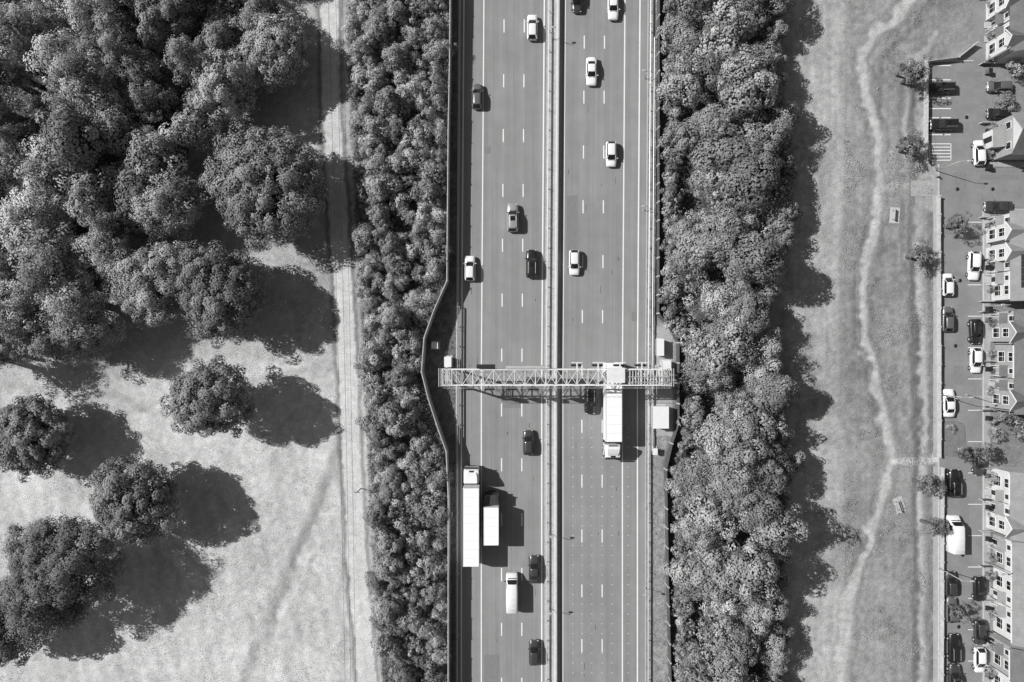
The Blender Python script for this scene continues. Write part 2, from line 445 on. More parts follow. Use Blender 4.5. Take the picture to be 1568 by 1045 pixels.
def cabinet(name, px, py, w, l, h, rot=0, mat=M_pvc):
    b = B(); b.box(-w/2-.25, w/2+.25, -l/2-.25, l/2+.25, 0, .12, M_conc)
    b.bbox(-w/2, w/2, -l/2, l/2, .12, h, mat, .04)
    b.box(-w/2-.08, w/2+.08, -l/2-.08, l/2+.08, h, h+.07, mat)
    b.box(-w/2-.015, -w/2-.002, -l/2+.08, -.02, .2, h-.1, M_steel); b.box(-w/2-.015, -w/2-.002, .02, l/2-.08, .2, h-.1, M_steel)
    b.box(-w/2-.04, -w/2-.016, -.1, -.05, h*.5, h*.5+.15, M_dark)
    return b.build(name, (X(px), Y(py), 0), rot)
cabinet('equipment_cabinet', 667, 529, .9, .9, 1.4); cabinet('equipment_cabinet', 687, 554, 1.0, 1.5, 1.5)
cabinet('equipment_cabinet', 1008, 532, 1.0, 2.6, 1.6); cabinet('equipment_kiosk', 1007, 637, 2.4, 3.4, 2.4)
cabinet('equipment_cabinet', 1018, 560, 1.2, 1.6, 1.5); cabinet('equipment_cabinet', 1001, 690, .6, .9, 1.2)
b = B(); b.box(X(1000), X(1030), Y(668), Y(500), 0.005, .06, M_pave); b.build('maintenance_hardstanding')

def post(name, px, py, h, arm=(0, 0), r=.07, mat=M_steel, head=True):
    b = B(); b.tube((0,0,0), (0,0,h), r, mat, 8, r*.6); b.box(-.15,.15,-.15,.15,0,.08,M_conc)
    if head:
        b.tube((0,0,h), (arm[0],arm[1],h+.25), r*.5, mat, 6)
        ax, ay = arm
        cx, cy = ax*1.15, ay*1.15
        b.bbox(cx-.32, cx+.32, cy-.14, cy+.14, h+.18, h+.32, mat, .05)
    return b.build(name, (X(px), Y(py), 0))
for px, py in ((985,322),(986,120),(988,900)): post('camera_post', px, py, 3.0, (-.5,0), .06)
for px, py in ((843,818),(841,932),(846,60)): post('camera_post', px, py, 3.0, (.0,.4), .07)
for py in range(40, 1045, 93):
    for px in (703, 994):
        b = B(); b.box(-.05,.05,-.03,.03,0,1.0,M_pvc); b.box(-.052,.052,-.034,.034,.75,.9,M_dark); b.build('marker_post', (X(px), Y(py), 0))

# ------------------------------------------------------------------ vehicles
def wheel(b, x, y, r, w):
    b.tube((x-w/2, y, r), (x+w/2, y, r), r, M_tyre, 14)
    b.tube((x-w/2-.01, y, r), (x+w/2+.01, y, r), r*.6, M_steel, 10)

def car_mesh(kind, pm):
    D = dict(hatch=(4.1,1.76,1.48), saloon=(4.6,1.80,1.44), suv=(4.6,1.88,1.68), estate=(4.7,1.82,1.50), small=(3.7,1.66,1.5))
    L, W, Ht = D[kind]; w = W/2; b = B()
    belt = .93 if kind != 'suv' else 1.05
    v =   [-.5,-.488,-.45,-.36,-.1,.12,.3,.40,.455,.485,.5]
    wm =  [.74,.86,.95,1,1,1,.99,.96,.90,.80,.66]
    tp =  [.72,.86,.97,1,1,1,.96,.91,.85,.77,.66]
    rings = []
    for a, m, t in zip(v, wm, tp):
        ww = w*m; t = t*belt; zb = .26 if abs(a) < .45 else .34
        rings.append([(-.9*ww,a*L,zb),(-ww,a*L,zb+.14),(-ww,a*L,.72*t),(-.9*ww,a*L,.97*t),(-.45*ww,a*L,t+.03),(0,a*L,t+.045),(.45*ww,a*L,t+.03),(.9*ww,a*L,.97*t),(ww,a*L,.72*t),(ww,a*L,zb+.14),(.9*ww,a*L,zb)])
    b.loft(rings, pm)
    gl = dict(hatch=(.225,.07,-.37,-.475), small=(.26,.10,-.38,-.48), saloon=(.20,.06,-.20,-.345), suv=(.21,.08,-.40,-.475), estate=(.19,.06,-.40,-.48))[kind]
    bf, rf, rr, br = [q*L for q in gl]; zb = belt*.96; bw = .86*w; rw = .69*w
    bfw = bw*.92; 
    vs = [(-bfw,bf,zb),(0,bf+.1,zb+.05),(bfw,bf,zb),(bw,bf*.3,zb),(bw,br*.6,zb),(bw*.9,br,zb),(0,br-.07,zb+.02),(-bw*.9,br,zb),(-bw,br*.6,zb),(-bw,bf*.3,zb)]
    zr = Ht-.05
    vt = [(-rw*.92,rf,zr-.01),(0,rf+.06,zr+.01),(rw*.92,rf,zr-.01),(rw,rf*.3-.3,zr),(rw,rr*.6,zr),(rw*.9,rr,zr-.02),(0,rr-.04,zr),(-rw*.9,rr,zr-.02),(-rw,rr*.6,zr),(-rw,rf*.3-.3,zr)]
    b.loft([vs, vt], M_glass, smooth=False)
    rows = []
    for t in (0, .06, .2, .5, .8, .94, 1):
        y = rf+.03+(rr-.02-rf-.03)*t
        k = .90 if t in (0, 1) else (1.0 if .1 < t < .9 else .97); dz = -.05 if t in (0, 1) else (-.01 if t in (.06, .94) else .012)
        rows.append([(-rw*1.05*k,y,zr-.07),(-rw*1.02*k,y,zr+.0+dz),(-rw*.6*k,y,zr+.035+dz),(0,y,zr+.045+dz),(rw*.6*k,y,zr+.035+dz),(rw*1.02*k,y,zr+.0+dz),(rw*1.05*k,y,zr-.07)])
    b.loft(rows, pm)
    for sx in (-1, 1):
        b.tube((sx*bfw, bf, zb), (sx*rw*.95, rf, zr-.02), .045, pm, 5)
        b.tube((sx*bw*.92, br, zb), (sx*rw*.93, rr, zr-.03), .075, pm, 5)
        my = (bf+br)/2+.1; b.tube((sx*bw*1.0, my, zb), (sx*rw*1.0, my-.05, zr-.02), .035, M_dark, 5)
        b.bbox(sx*w*1.0+(-.02 if sx > 0 else -.2), sx*w*1.0+(.2 if sx > 0 else .02), bf-.22, bf-.08, belt-.02, belt+.13, pm, .03)
        b.bbox(sx*.62*w-.15, sx*.62*w+.15, L*.445, L*.49, belt*.66, belt*.80, M_lampw, .03)
        b.bbox(sx*.74*w-.10, sx*.74*w+.10, -L*.497, -L*.462, belt*.68, belt*.92, M_lampr, .03)
        for wy in (.31*L, -.30*L):
            b.tube((sx*(w-.22), wy, .33), (sx*(w+.004), wy, .33), .38, M_dark, 16)
            wheel(b, sx*(w-.10), wy, .32, .22)
    b.box(-.28,.28,L*.496,L*.503,.42,.53,M_plate); b.box(-.28,.28,-L*.506,-L*.498,.55,.66,M_plate)
    b.box(-.5,.5,L*.49,L*.499,.5,.6,M_dark)
    b.box(-w*.8,w*.8,-L*.46,L*.46,.18,.30,M_chassis)
    b.box(-.55,.55,bf+.04,bf+.12,zb+.03,zb+.055,M_dark)
    b.box(-w*.72,w*.72,bf+.16,bf+.185,belt*.965,belt*1.035,M_dark)
    if kind in ('estate','suv'):
        for sx in (-1,1): b.tube((sx*rw*.9,rf-.2,zr+.08),(sx*rw*.9,rr+.2,zr+.08),.025,M_steel,5)
    if kind == 'suv': b.box(-rw*.6, rw*.6, rf-1.0, rf-.25, zr+.05, zr+.062, M_glass)
    return b
_cache = {}
def car(px, py, pm, kind='hatch', head=0, name='car'):
    k = (kind, pm.name)
    if k not in _cache:
        _cache[k] = car_mesh(kind, pm).build(name, (X(px), Y(py), .012), math.radians(head))
        return _cache[k]
    return place(name, _cache[k].data, (X(px), Y(py), .012), math.radians(head))

def van(px, py, pm, L=5.9, W=2.0, Ht=2.5, head=0, name='panel_van'):
    b = B(); w = W/2; rings = []
    for a, m, t, tw in ((-.5,.96,Ht-.15,.84),(-.49,1,Ht,.86),(.0,1,Ht,.86),(.20,1,Ht-.02,.84),(.255,1,Ht-.12,.80),(.36,.99,1.42,.88),(.40,.98,1.28,.9),(.46,.93,1.12,.9),(.49,.84,.95,.9),(.5,.72,.75,.9)):
        ww = w*m; y = a*L
        rings.append([(-.9*ww,y,.3),(-ww,y,.45),(-ww,y,min(1.1,.7*t)),(-tw*ww,y,t-.08),(-tw*ww*.8,y,t),(0,y,t+.03),(tw*ww*.8,y,t),(tw*ww,y,t-.08),(ww,y,min(1.1,.7*t)),(ww,y,.45),(.9*ww,y,.3)])
    b.loft(rings, pm)
    ya_, yb_ = .27*L, .35*L
    def zs(y):
        a = y/L; t = (a-.255)/(.36-.255); return (Ht-.12)*(1-t)+1.42*t
    za, zb = zs(ya_)+.06, zs(yb_)+.06
    b.add([(-.66*w,ya_,za-.02),(-.80*w,yb_,zb-.02),(0,yb_+.03,zb+.03),(.80*w,yb_,zb-.02),(.66*w,ya_,za-.02),(0,ya_,za+.02)], [(0,1,2,5),(5,2,3,4)], M_glass)
    for sx in (-1, 1):
        b.add([(sx*(w*.965),.11*L,1.3),(sx*(w*.985),.31*L,1.25),(sx*w*.93,.25*L,1.95),(sx*w*.90,.11*L,2.05)], [(0,1,2,3)], M_glass)
        b.bbox(sx*w+(-.02 if sx>0 else -.25), sx*w+(.25 if sx>0 else .02), .30*L, .30*L+.12, 1.3, 1.6, M_dark, .03)
        b.bbox(sx*.68*w-.14, sx*.68*w+.14, L*.455, L*.495, .75, .95, M_lampw, .03)
        b.bbox(sx*.88*w-.07, sx*.88*w+.07, -L*.505, -L*.49, .8, 1.3, M_lampr, .02)
        for wy in (.32*L, -.28*L): wheel(b, sx*(w-.12), wy, .35, .24)
    for yy in (-.35,-.2,-.05,.1): b.box(-w*.66,w*.66,yy*L-.03,yy*L+.03,Ht+.005,Ht+.04,pm)
    b.box(-w*.7,w*.7,.372*L,.392*L,1.30,1.40,M_dark)
    b.box(-w*.8,w*.8,-L*.46,L*.46,.2,.34,M_chassis); b.box(-.01,.01,-L*.507,-L*.498,.5,Ht-.2,M_dark)
    return b.build(name, (X(px), Y(py), .012), math.radians(head))

def lorry(px, py, trailer=13.4, cabL=2.3, cab_mat=P_white, head=0, name='articulated_lorry', H_=4.1, gap=.7, W=2.55):
    tot = trailer+gap+cabL; y0 = -tot/2; b = B(); w = W/2
    b.bbox(-w, w, y0, y0+trailer, 1.15, H_, M_box, .05)
    for i in range(1, int(trailer/1.3)):
        y = y0+i*trailer/int(trailer/1.3); b.box(-w+.1, w-.1, y-.02, y+.02, H_+.001, H_+.02, M_stud)
    for sx in (-1,1):
        b.box(sx*(w-.02)-.03, sx*(w-.02)+.03, y0+.1, y0+trailer-.1, H_-.06, H_+.03, M_steel)
        b.box(sx*(w-.06)-.03, sx*(w-.06)+.03, y0+2.5, y0+trailer-3, .55, 1.0, M_dark)
    b.box(-.9,.9,y0+.3,y0+tot-.6,.7,1.14,M_chassis)
    b.box(-w+.05,w-.05,y0-.06,y0-.002,1.2,1.35,M_dark); b.box(-w+.1,w-.1,y0-.1,y0+.1,.5,.65,M_steel)
    yc = y0+trailer+gap; c1 = yc+cabL
    n = 3 if trailer > 9 else 1
    for k in range(n):
        for sx in (-1,1): wheel(b, sx*(w-.2), y0+2.2+k*1.31, .5, .36)
    for yy in (c1-1.35, yc-.6):
        for sx in (-1,1): wheel(b, sx*(w-.2), yy, .5, .36)
    hc = 3.1 if trailer > 9 else 2.6
    cw = 1.22
    rings = []
    for y, m, t in ((yc,.97,hc),(yc+.1,1,hc+.03),(c1-.7,1,hc),(c1-.3,.99,hc-.1),(c1-.12,.97,hc-.5),(c1-.03,.95,1.9),(c1,.9,.9)):
        ww = cw*m
        rings.append([(-ww,y,.5),(-ww,y,t-.25),(-ww*.93,y,t-.06),(-ww*.6,y,t),(ww*.6,y,t),(ww*.93,y,t-.06),(ww,y,t-.25),(ww,y,.5)])
    b.loft(rings, cab_mat, smooth=False)
    if trailer > 9:
        rings = []
        for y, m, t in ((yc+.15,.92,3.95),(yc+.6,.92,3.9),(yc+1.3,.85,3.5),(yc+1.75,.7,3.14)):
            ww = cw*m; rings.append([(-ww,y,3.05),(-ww,y,t-.2),(-ww*.85,y,t),(ww*.85,y,t),(ww,y,t-.2),(ww,y,3.05)])
        b.loft(rings, cab_mat, smooth=False)
        b.box(-.7,.7,yc+.05,yc+.14,3.1,3.8,M_dark)
        b.box(-.35,.35,c1-.62,c1-.3,hc+.002,hc+.05,M_glass)
    b.box(-cw*.95,cw*.95,c1-.08,c1+.12,hc-.55,hc-.45,M_dark)
    b.add([(-cw*.9,c1-.10,hc-.55),(cw*.9,c1-.10,hc-.55),(cw*.92,c1+.02,1.75),(-cw*.92,c1+.02,1.75)], [(0,1,2,3)], M_glass)
    b.box(-cw*.93,cw*.93,c1+.0,c1+.09,.45,.85,M_dark)
    for sx in (-1,1):
        b.bbox(sx*(cw+.12)-.1, sx*(cw+.12)+.1, c1-.45, c1-.3, 1.8, 2.6, M_dark, .03)
        b.box(sx*.85-.18, sx*.85+.18, c1+.02, c1+.1, .6, .85, M_lampw)
        b.add([(sx*(cw+.005),c1-1.1,1.8),(sx*(cw+.005),c1-.25,1.7),(sx*(cw+.005),c1-.4,2.5),(sx*(cw+.005),c1-1.1,2.5)], [(0,1,2,3)], M_glass)
    for k in range(3): b.tube((-.4+k*.4,yc-.0,1.3),(-.3+k*.3,yc-gap,1.6),.03,M_dark,5)
    return b.build(name, (px, py, .012), math.radians(head))

car(815,45,P_white,'hatch'); car(731,150,P_grey,'hatch'); car(785,335,P_silver,'suv'); car(720,412,P_white,'hatch')
car(814,405,P_black,'suv'); car(809,677,P_dgrey,'hatch'); car(818,870,P_dgrey,'saloon'); car(818,997,P_dgrey,'hatch')
van(784,903,P_white, L=6.0, W=2.0, Ht=2.5)
ty0, ty1 = Y(869,4.1), Y(718,3.3)
lorry(X(721,4.1), (ty0+ty1)/2, trailer=12.4, cabL=2.3, gap=.6)
ty0, ty1 = Y(835,3.6), Y(757,2.6)
lorry(X(752,3.6), (ty0+ty1)/2, trailer=6.0, cabL=1.75, gap=.2, cab_mat=P_dgrey, name='box_truck', H_=3.7, W=2.4)
car(883,3,P_dgrey,'hatch',180); car(938,12,P_white,'saloon',180); car(905,112,P_white,'saloon',180); car(935,238,P_white,'hatch',180)
car(879,403,P_white,'hatch',180); car(903,612,P_black,'suv',180)
ty0, ty1 = Y(703,3.3), Y(557,4.1)
lorry(X(940,4.1), (ty0+ty1)/2, trailer=12.5, cabL=2.3, gap=.6, head=180)
for px, py, pm, kd, hd in ((1437,137,P_black,'estate',92),(1441,193,P_black,'suv',91),(1526,135,P_grey,'hatch',90),(1524,176,P_black,'small',90),
    (1495,236,P_white,'hatch',2),(1524,318,P_dgrey,'saloon',90),(1487,408,P_white,'estate',178),(1447,437,P_white,'small',0),(1447,489,P_grey,'hatch',0),
    (1489,508,P_black,'hatch',182),(1490,552,P_white,'hatch',180),(1449,617,P_white,'saloon',1),(1495,706,P_dgrey,'saloon',180),(1457,739,P_black,'suv',0),
    (1452,892,P_dgrey,'hatch',0),(1495,900,P_black,'hatch',180),(1453,932,P_grey,'hatch',0),(1496,966,P_dgrey,'hatch',181),(1457,990,P_black,'estate',0),
    (1496,1008,P_white,'hatch',180),(1457,1036,P_dgrey,'suv',0),(1500,-20,P_grey,'hatch',0)):
    car(px, py, pm, kd, hd, 'parked_car')
van(1455,815,P_white, L=5.9, W=2.05, Ht=2.5, name='parked_van')

# ------------------------------------------------------------------ housing estate
def rect(b, a, c, d_, e, z, mat, z0=None):
    x0, x1, y0, y1 = X(a), X(c), Y(e), Y(d_)
    if z0 is None: b.add([(x0,y0,z),(x1,y0,z),(x1,y1,z),(x0,y1,z)], [(0,1,2,3)], mat)
    else: b.box(x0, x1, y0, y1, z0, z, mat)
b = B(); rect(b,1438,1494,252,1300,.012,M_asph2); rect(b,1418,1512,95,252,.012,M_asph2); rect(b,1494,1700,258,318,.012,M_asph2); rect(b,1490,1512,-200,95,.012,M_asph2)
rect(b,1494,1506,318,1300,.012,M_asph2); b.build('street')
b = B()
rect(b,1506,1516,322,1300,.12,M_pave,0); rect(b,1512,1520,-200,93,.12,M_pave,0); rect(b,1429,1436,255,700,.10,M_pave,0); rect(b,1429,1436,714,1300,.10,M_pave,0)
rect(b,1395,1429,277,301,.06,M_pave,.0); rect(b,1516,1700,320,327,.12,M_pave,0); rect(b,1513,1700,248,256,.12,M_pave,0)
b.build('pavement')
b = B(); rect(b,1436,1438,252,1300,.14,M_kerb,0); rect(b,1504.5,1506,322,1300,.14,M_kerb,0); rect(b,1416,1418,93,254,.14,M_kerb,0); rect(b,1418,1490,93,95,.14,M_kerb,0)
b.build('kerb')
b = B()
for py in (100,122,150,166,180,206): rect(b,1420,1456,py,py+1.3,.018,M_mark)
rect(b,1420,1421.2,215,248,.022,M_mark)
for k in range(6): rect(b,1425,1455,220+k*5,221.2+k*5,.018,M_mark)
rect(b,1423,1424.2,220,246,.018,M_mark); rect(b,1455.5,1456.5,220,246,.018,M_mark)
for py in range(340,1040,48): rect(b,1482,1503,py,py+1,.018,M_mark)
b.build('parking_bay_markings')
b = B()
for a,c,d_,e in ((1442,1470,345,360),(1460,1475,560,590),(1462,1480,265,300),(1470,1484,760,800),(1440,1452,655,664),(1500,1560,268,276),(1465,1505,110,118)):
    rect(b,a,c,d_,e,.016,M_patch)
for px,py in ((1466,290),(1470,430),(1463,530),(1474,850),(1468,960),(1480,180),(1520,290)): 
    b.tube((X(px),Y(py),.012),(X(px),Y(py),.021),.32,M_dark,12)
b.build('street_patches_and_manholes')
poly_fence('estate_boundary_fence', [(X(1434),Y(302)),(X(1435),Y(700))], 1.1, M_wood, th=.08)
poly_fence('estate_boundary_fence', [(X(1440),Y(716)),(X(1438.5),Y(1200))], 1.0, M_wood, th=.08)
poly_fence('car_park_fence', [(X(1490),Y(70)),(X(1462),Y(92)),(X(1415),Y(98)),(X(1414),Y(252)),(X(1432),Y(272))], 1.2, M_wood, th=.08)
b = B(); pts = []
for i in range(24):
    a = 2*math.pi*i/24; pts.append((X(1458+19*math.copysign(abs(math.cos(a))**.6, math.cos(a))), Y(672+27*math.copysign(abs(math.sin(a))**.6, math.sin(a)))))
b.add([(x,y,.14) for x,y in pts]+[(x,y,0) for x,y in pts], [tuple(range(23,-1,-1))]+[(i,(i+1)%24,24+(i+1)%24,24+i) for i in range(24)], surf('island_turf',.2,.95,((2,.2),(12,.3)),spec=.05,bump=.5))
b.build('planted_island')

def terrace(px, pya, pyb, units, wall=M_render, roof=M_tile, name='terraced_house', eaves=5.0, ridge=7.6, depth=8.5, solar=False, porch=True, seed=0):
    rg = random.Random(seed); b = B()
    x0 = X(px); x1 = x0+depth; ya_ = Y(pyb); yb_ = Y(pya); xm = (x0+x1)/2
    b.box(x0, x1, ya_, yb_, 0, eaves, wall)
    o = .55; zo = eaves-.16; t = .14; slp = (ridge-zo)/(xm-x0+o)
    for sx, xe in ((-1, x0-o), (1, x1+o)):
        vs = [(xe,ya_-.2,zo),(xe,yb_+.2,zo),(xm,yb_+.2,ridge),(xm,ya_-.2,ridge)]
        vs += [(p[0],p[1],p[2]+t) for p in vs]
        b.add(vs, [(0,1,2,3),(7,6,5,4),(0,4,5,1),(1,5,6,2),(3,7,4,0)], roof)
    for yy in (ya_, yb_): b.add([(x0,yy,eaves),(x1,yy,eaves),(xm,yy,ridge-.02)], [(0,1,2)], wall)
    b.box(xm-.12, xm+.12, ya_-.2, yb_+.2, ridge+.08, ridge+.24, roof)
    U = (yb_-ya_)/units
    def win(yc, z, w, h, xf=x0):
        b.box(xf-.05, xf-.002, yc-w/2-.08, yc+w/2+.08, z-.08, z+h+.08, M_pvc)
        n = 2 if w > 1 else 1
        for k in range(n):
            a = yc-w/2+k*w/n+.03; c = yc-w/2+(k+1)*w/n-.03
            b.box(xf-.062, xf-.052, a, c, z, z+h*.68, M_glass); b.box(xf-.062, xf-.052, a, c, z+h*.73, z+h, M_glass)
        b.box(xf-.16, xf-.051, yc-w/2-.12, yc+w/2+.12, z-.16, z-.085, M_kerb)
    for k in range(units):
        y = ya_+U*k; s = 1 if k % 2 else 0
        yd = y+(U*.22 if s else U*.78); yw = y+(U*.64 if s else U*.36)
        bay = rg.random() < .45
        if rg.random() < .5:
            b.box(x0-.04, x0-.0015, y+.02, y+U-.02, .02, 2.6 if rg.random()<.6 else eaves-.3, rg.choice([M_brick, M_pave]))
        b.box(x0-.055, x0-.042, yd-.5, yd+.5, 0.15, 2.15, M_pvc); b.box(x0-.07, x0-.056, yd-.4, yd+.4, .16, 2.05, rg.choice([M_dark, P_grey, M_brick]))
        if bay:
            xf = x0-.9; hw = U*.27; gz = eaves+hw*.85
            b.box(xf, x0-.042, yw-hw, yw+hw, 0, eaves-.05, wall)
            xr = x0-o+(gz-zo)/slp
            b.add([(xf,yw-hw,eaves-.05),(xf,yw+hw,eaves-.05),(xf,yw,gz-.02)], [(0,1,2)], wall)
            for q in (-1, 1):
                vs = [(xf-.25,yw+q*(hw+.25),eaves-.25),(x0+.1,yw+q*(hw+.25),eaves-.25),(xr+.3,yw,gz+.03),(xf-.25,yw,gz+.03)]
                vs += [(p[0],p[1],p[2]+.12) for p in vs]
                b.add(vs, [(0,1,2,3),(7,6,5,4),(0,4,5,1),(3,7,4,0)], roof)
                b.tube((xf-.27,yw+q*(hw+.25),eaves-.2),(xf-.27,yw,gz+.08),.07,M_pvc,5)
            win(yw, .9, 1.5, 1.25, xf); win(yw, 3.1, 1.3, 1.15, xf)
        else:
            win(yw, .9, 1.6, 1.25, x0-.04); win(yw, 3.15, 1.4, 1.15, x0-.04)
        win(yd, 3.25, .8, 1.0, x0-.04)
        if porch:
            b.box(x0-1.0, x0-.071, yd-.85, yd+.85, 2.3, 2.42, M_pvc); b.add([(x0-1.1,yd-.9,2.43),(x0-1.1,yd+.9,2.43),(x0-.045,yd+.9,2.9),(x0-.045,yd-.9,2.9)], [(0,1,2,3)], roof)
            for q in (-.8,.8): b.box(x0-.98, x0-.9, yd+q-.04, yd+q+.04, 0, 2.3, M_pvc)
        if not bay: b.box(x0-o-.12, x0-o, y+.1, y+U-.1, zo-.02, zo+.12, M_pvc)
        b.tube((x0-.12, y+.05, 0), (x0-.12, y+.05, eaves-.1), .05, M_dark, 6)
        if k: 
            b.box(xm-.45, xm+.45, y-.35, y+.35, ridge-.5, ridge+1.1, M_brick)
            for q in (-.2,.2): b.tube((xm+q,y,ridge+1.1),(xm+q,y,ridge+1.4),.1,M_brick,8)
        if rg.random() < .5:
            xa = x0+1.2; za = zo+t+slp*(xa-x0+o); xb = xa+1.0; zb2 = zo+t+slp*(xb-x0+o); yk = y+U*rg.uniform(.3,.6)
            b.add([(xa,yk,za+.05),(xa,yk+.7,za+.05),(xb,yk+.7,zb2+.05),(xb,yk,zb2+.05)], [(3,2,1,0)], M_glass)
        b.box(x0-1.3, x0-.1, yd-.5, yd+.5, 0.125, .14, M_conc)
    if solar:
        for k in range(5):
            for j in range(2):
                ya2 = ya_+U*.4+k*1.05; xa = x0+.6+j*1.6; xb = xa+1.5
                za = zo+t+.12+slp*(xa-x0+o); zb = zo+t+.12+slp*(xb-x0+o)
                b.add([(xa,ya2,za),(xb,ya2,zb),(xb,ya2+1,zb),(xa,ya2+1,za)], [(0,1,2,3)], M_solar)
    return b.build(name)
terrace(1518,-190,98,6,M_render,M_tile,seed=1)
terrace(1518,334,462,3,M_render,M_tileL,seed=2,solar=True)
terrace(1524,478,628,3,M_brick,M_tile,seed=3)
terrace(1518,716,812,2,M_render,M_tileL,seed=4)
terrace(1521,818,966,3,M_render,M_tileL,seed=5)
terrace(1518,974,1200,5,M_render,M_tile,seed=6)
b = B(); x0, x1, ya_, yb_ = X(1520), X(1520)+9, Y(246), Y(190); ym2 = (ya_+yb_)/2
b.box(x0,x1,ya_,yb_,0,4.6,M_brick); b.box(x0-1.6,x0-.003,ym2-1.4,ym2+1.4,0,2.6,M_render)
for ye in (ya_-.35, yb_+.35):
    vs = [(x0-.3,ye,4.5),(x1+.3,ye,4.5),(x1+.3,ym2,7),(x0-.3,ym2,7)]; vs += [(p[0],p[1],p[2]+.14) for p in vs]
    b.add(vs, [(0,1,2,3),(7,6,5,4),(0,4,5,1),(3,7,4,0),(1,5,6,2)], M_tile if ye < ym2 else M_tileL)
b.add([(x0,ya_,4.6),(x0,yb_,4.6),(x0,ym2,6.98)], [(0,1,2)], M_render); b.add([(x1,ya_,4.6),(x1,yb_,4.6),(x1,ym2,6.98)], [(0,1,2)], M_render)
b.add([(x0-1.8,ym2-1.6,2.6),(x0-1.8,ym2+1.6,2.6),(x0-.003,ym2+1.6,3.3),(x0-.003,ym2-1.6,3.3)], [(0,1,2,3)], M_tileL)
for yy in (-1.6,1.6):
    b.box(x0-.05,x0-.002,ym2+yy-.6,ym2+yy+.6,3.0,4.2,M_pvc); b.box(x0-.06,x0-.052,ym2+yy-.5,ym2+yy+.5,3.1,4.1,M_glass)
b.box(x0-1.64,x0-1.602,ym2-.45,ym2+.45,.1,2.1,M_dark)
b.build('gabled_house')
for k, py in enumerate((100,190,246,334,398,462,478,553,628,716,764,812,866,918,966,1020)):
    b = B(); b.box(0, 1.9, -.05, .05, 0, .9, M_wood if k % 2 else M_woodd); b.box(-.06, .0, -.08, .08, 0, 1.0, M_wood); b.box(1.9, 1.96, -.08, .08, 0, 1.0, M_wood)
    b.build('garden_fence', (X(1518)-1.95-.1, Y(py), 0))
    b = B(); b.bbox(-.28,.28,-.35,.35,.08,.98,M_dark if k % 3 else P_grey,.05); b.box(-.31,.31,-.38,.38,.985,1.04,M_dark); b.tube((-.3,-.32,.1),(.3,-.32,.1),.1,M_tyre,8)
    b.build('wheelie_bin', (X(1510), Y(py+12), .12))
for px, py, ax, ay in ((1433,262,1.2,0),(1436,604,1.2,0),(1480,605,-1.2,0),(1507,470,-1.2,0),(1507,860,-1.2,0),(1437,870,1.2,0),(1508,96,-1,0),(1560,256,0,-1.)):
    post('street_lamp', px, py, 6.0, (ax, ay), .08)
def bench(px, py, rot):
    b = B()
    for k in range(4): b.box(-.9,.9,-.22+k*.12,-.13+k*.12,.43,.47,M_wood)
    for k in range(3): b.box(-.9,.9,.28,.32,.55+k*.13,.65+k*.13,M_wood)
    for sx in (-.7,.7):
        b.box(sx-.04,sx+.04,-.2,-.12,0,.43,M_dark); b.box(sx-.04,sx+.04,.22,.28,0,.92,M_dark)
    b.box(-1.3,1.3,-.9,.7,0,.05,M_kerb)
    b.build('park_bench', (X(px), Y(py), 0), rot)
bench(1369,330,1.5); bench(1376,774,1.9)

# ------------------------------------------------------------------ trees
def leaf_quads(pos, nrm, size, rg, asp=.65):
    n = len(pos)
    r = rg.normal(size=(n, 3)); t = np.cross(nrm, r); t /= np.linalg.norm(t, axis=1)[:, None]+1e-9
    bt = np.cross(nrm, t); bt /= np.linalg.norm(bt, axis=1)[:, None]+1e-9
    sz = size*(.65+.7*rg.random(n))[:, None]*.5
    a = t*sz; c = bt*sz*asp
    V = np.stack([pos-a, pos-c*1.0+a*.15, pos+a, pos+c+a*.1], 1).reshape(-1, 3)
    return V

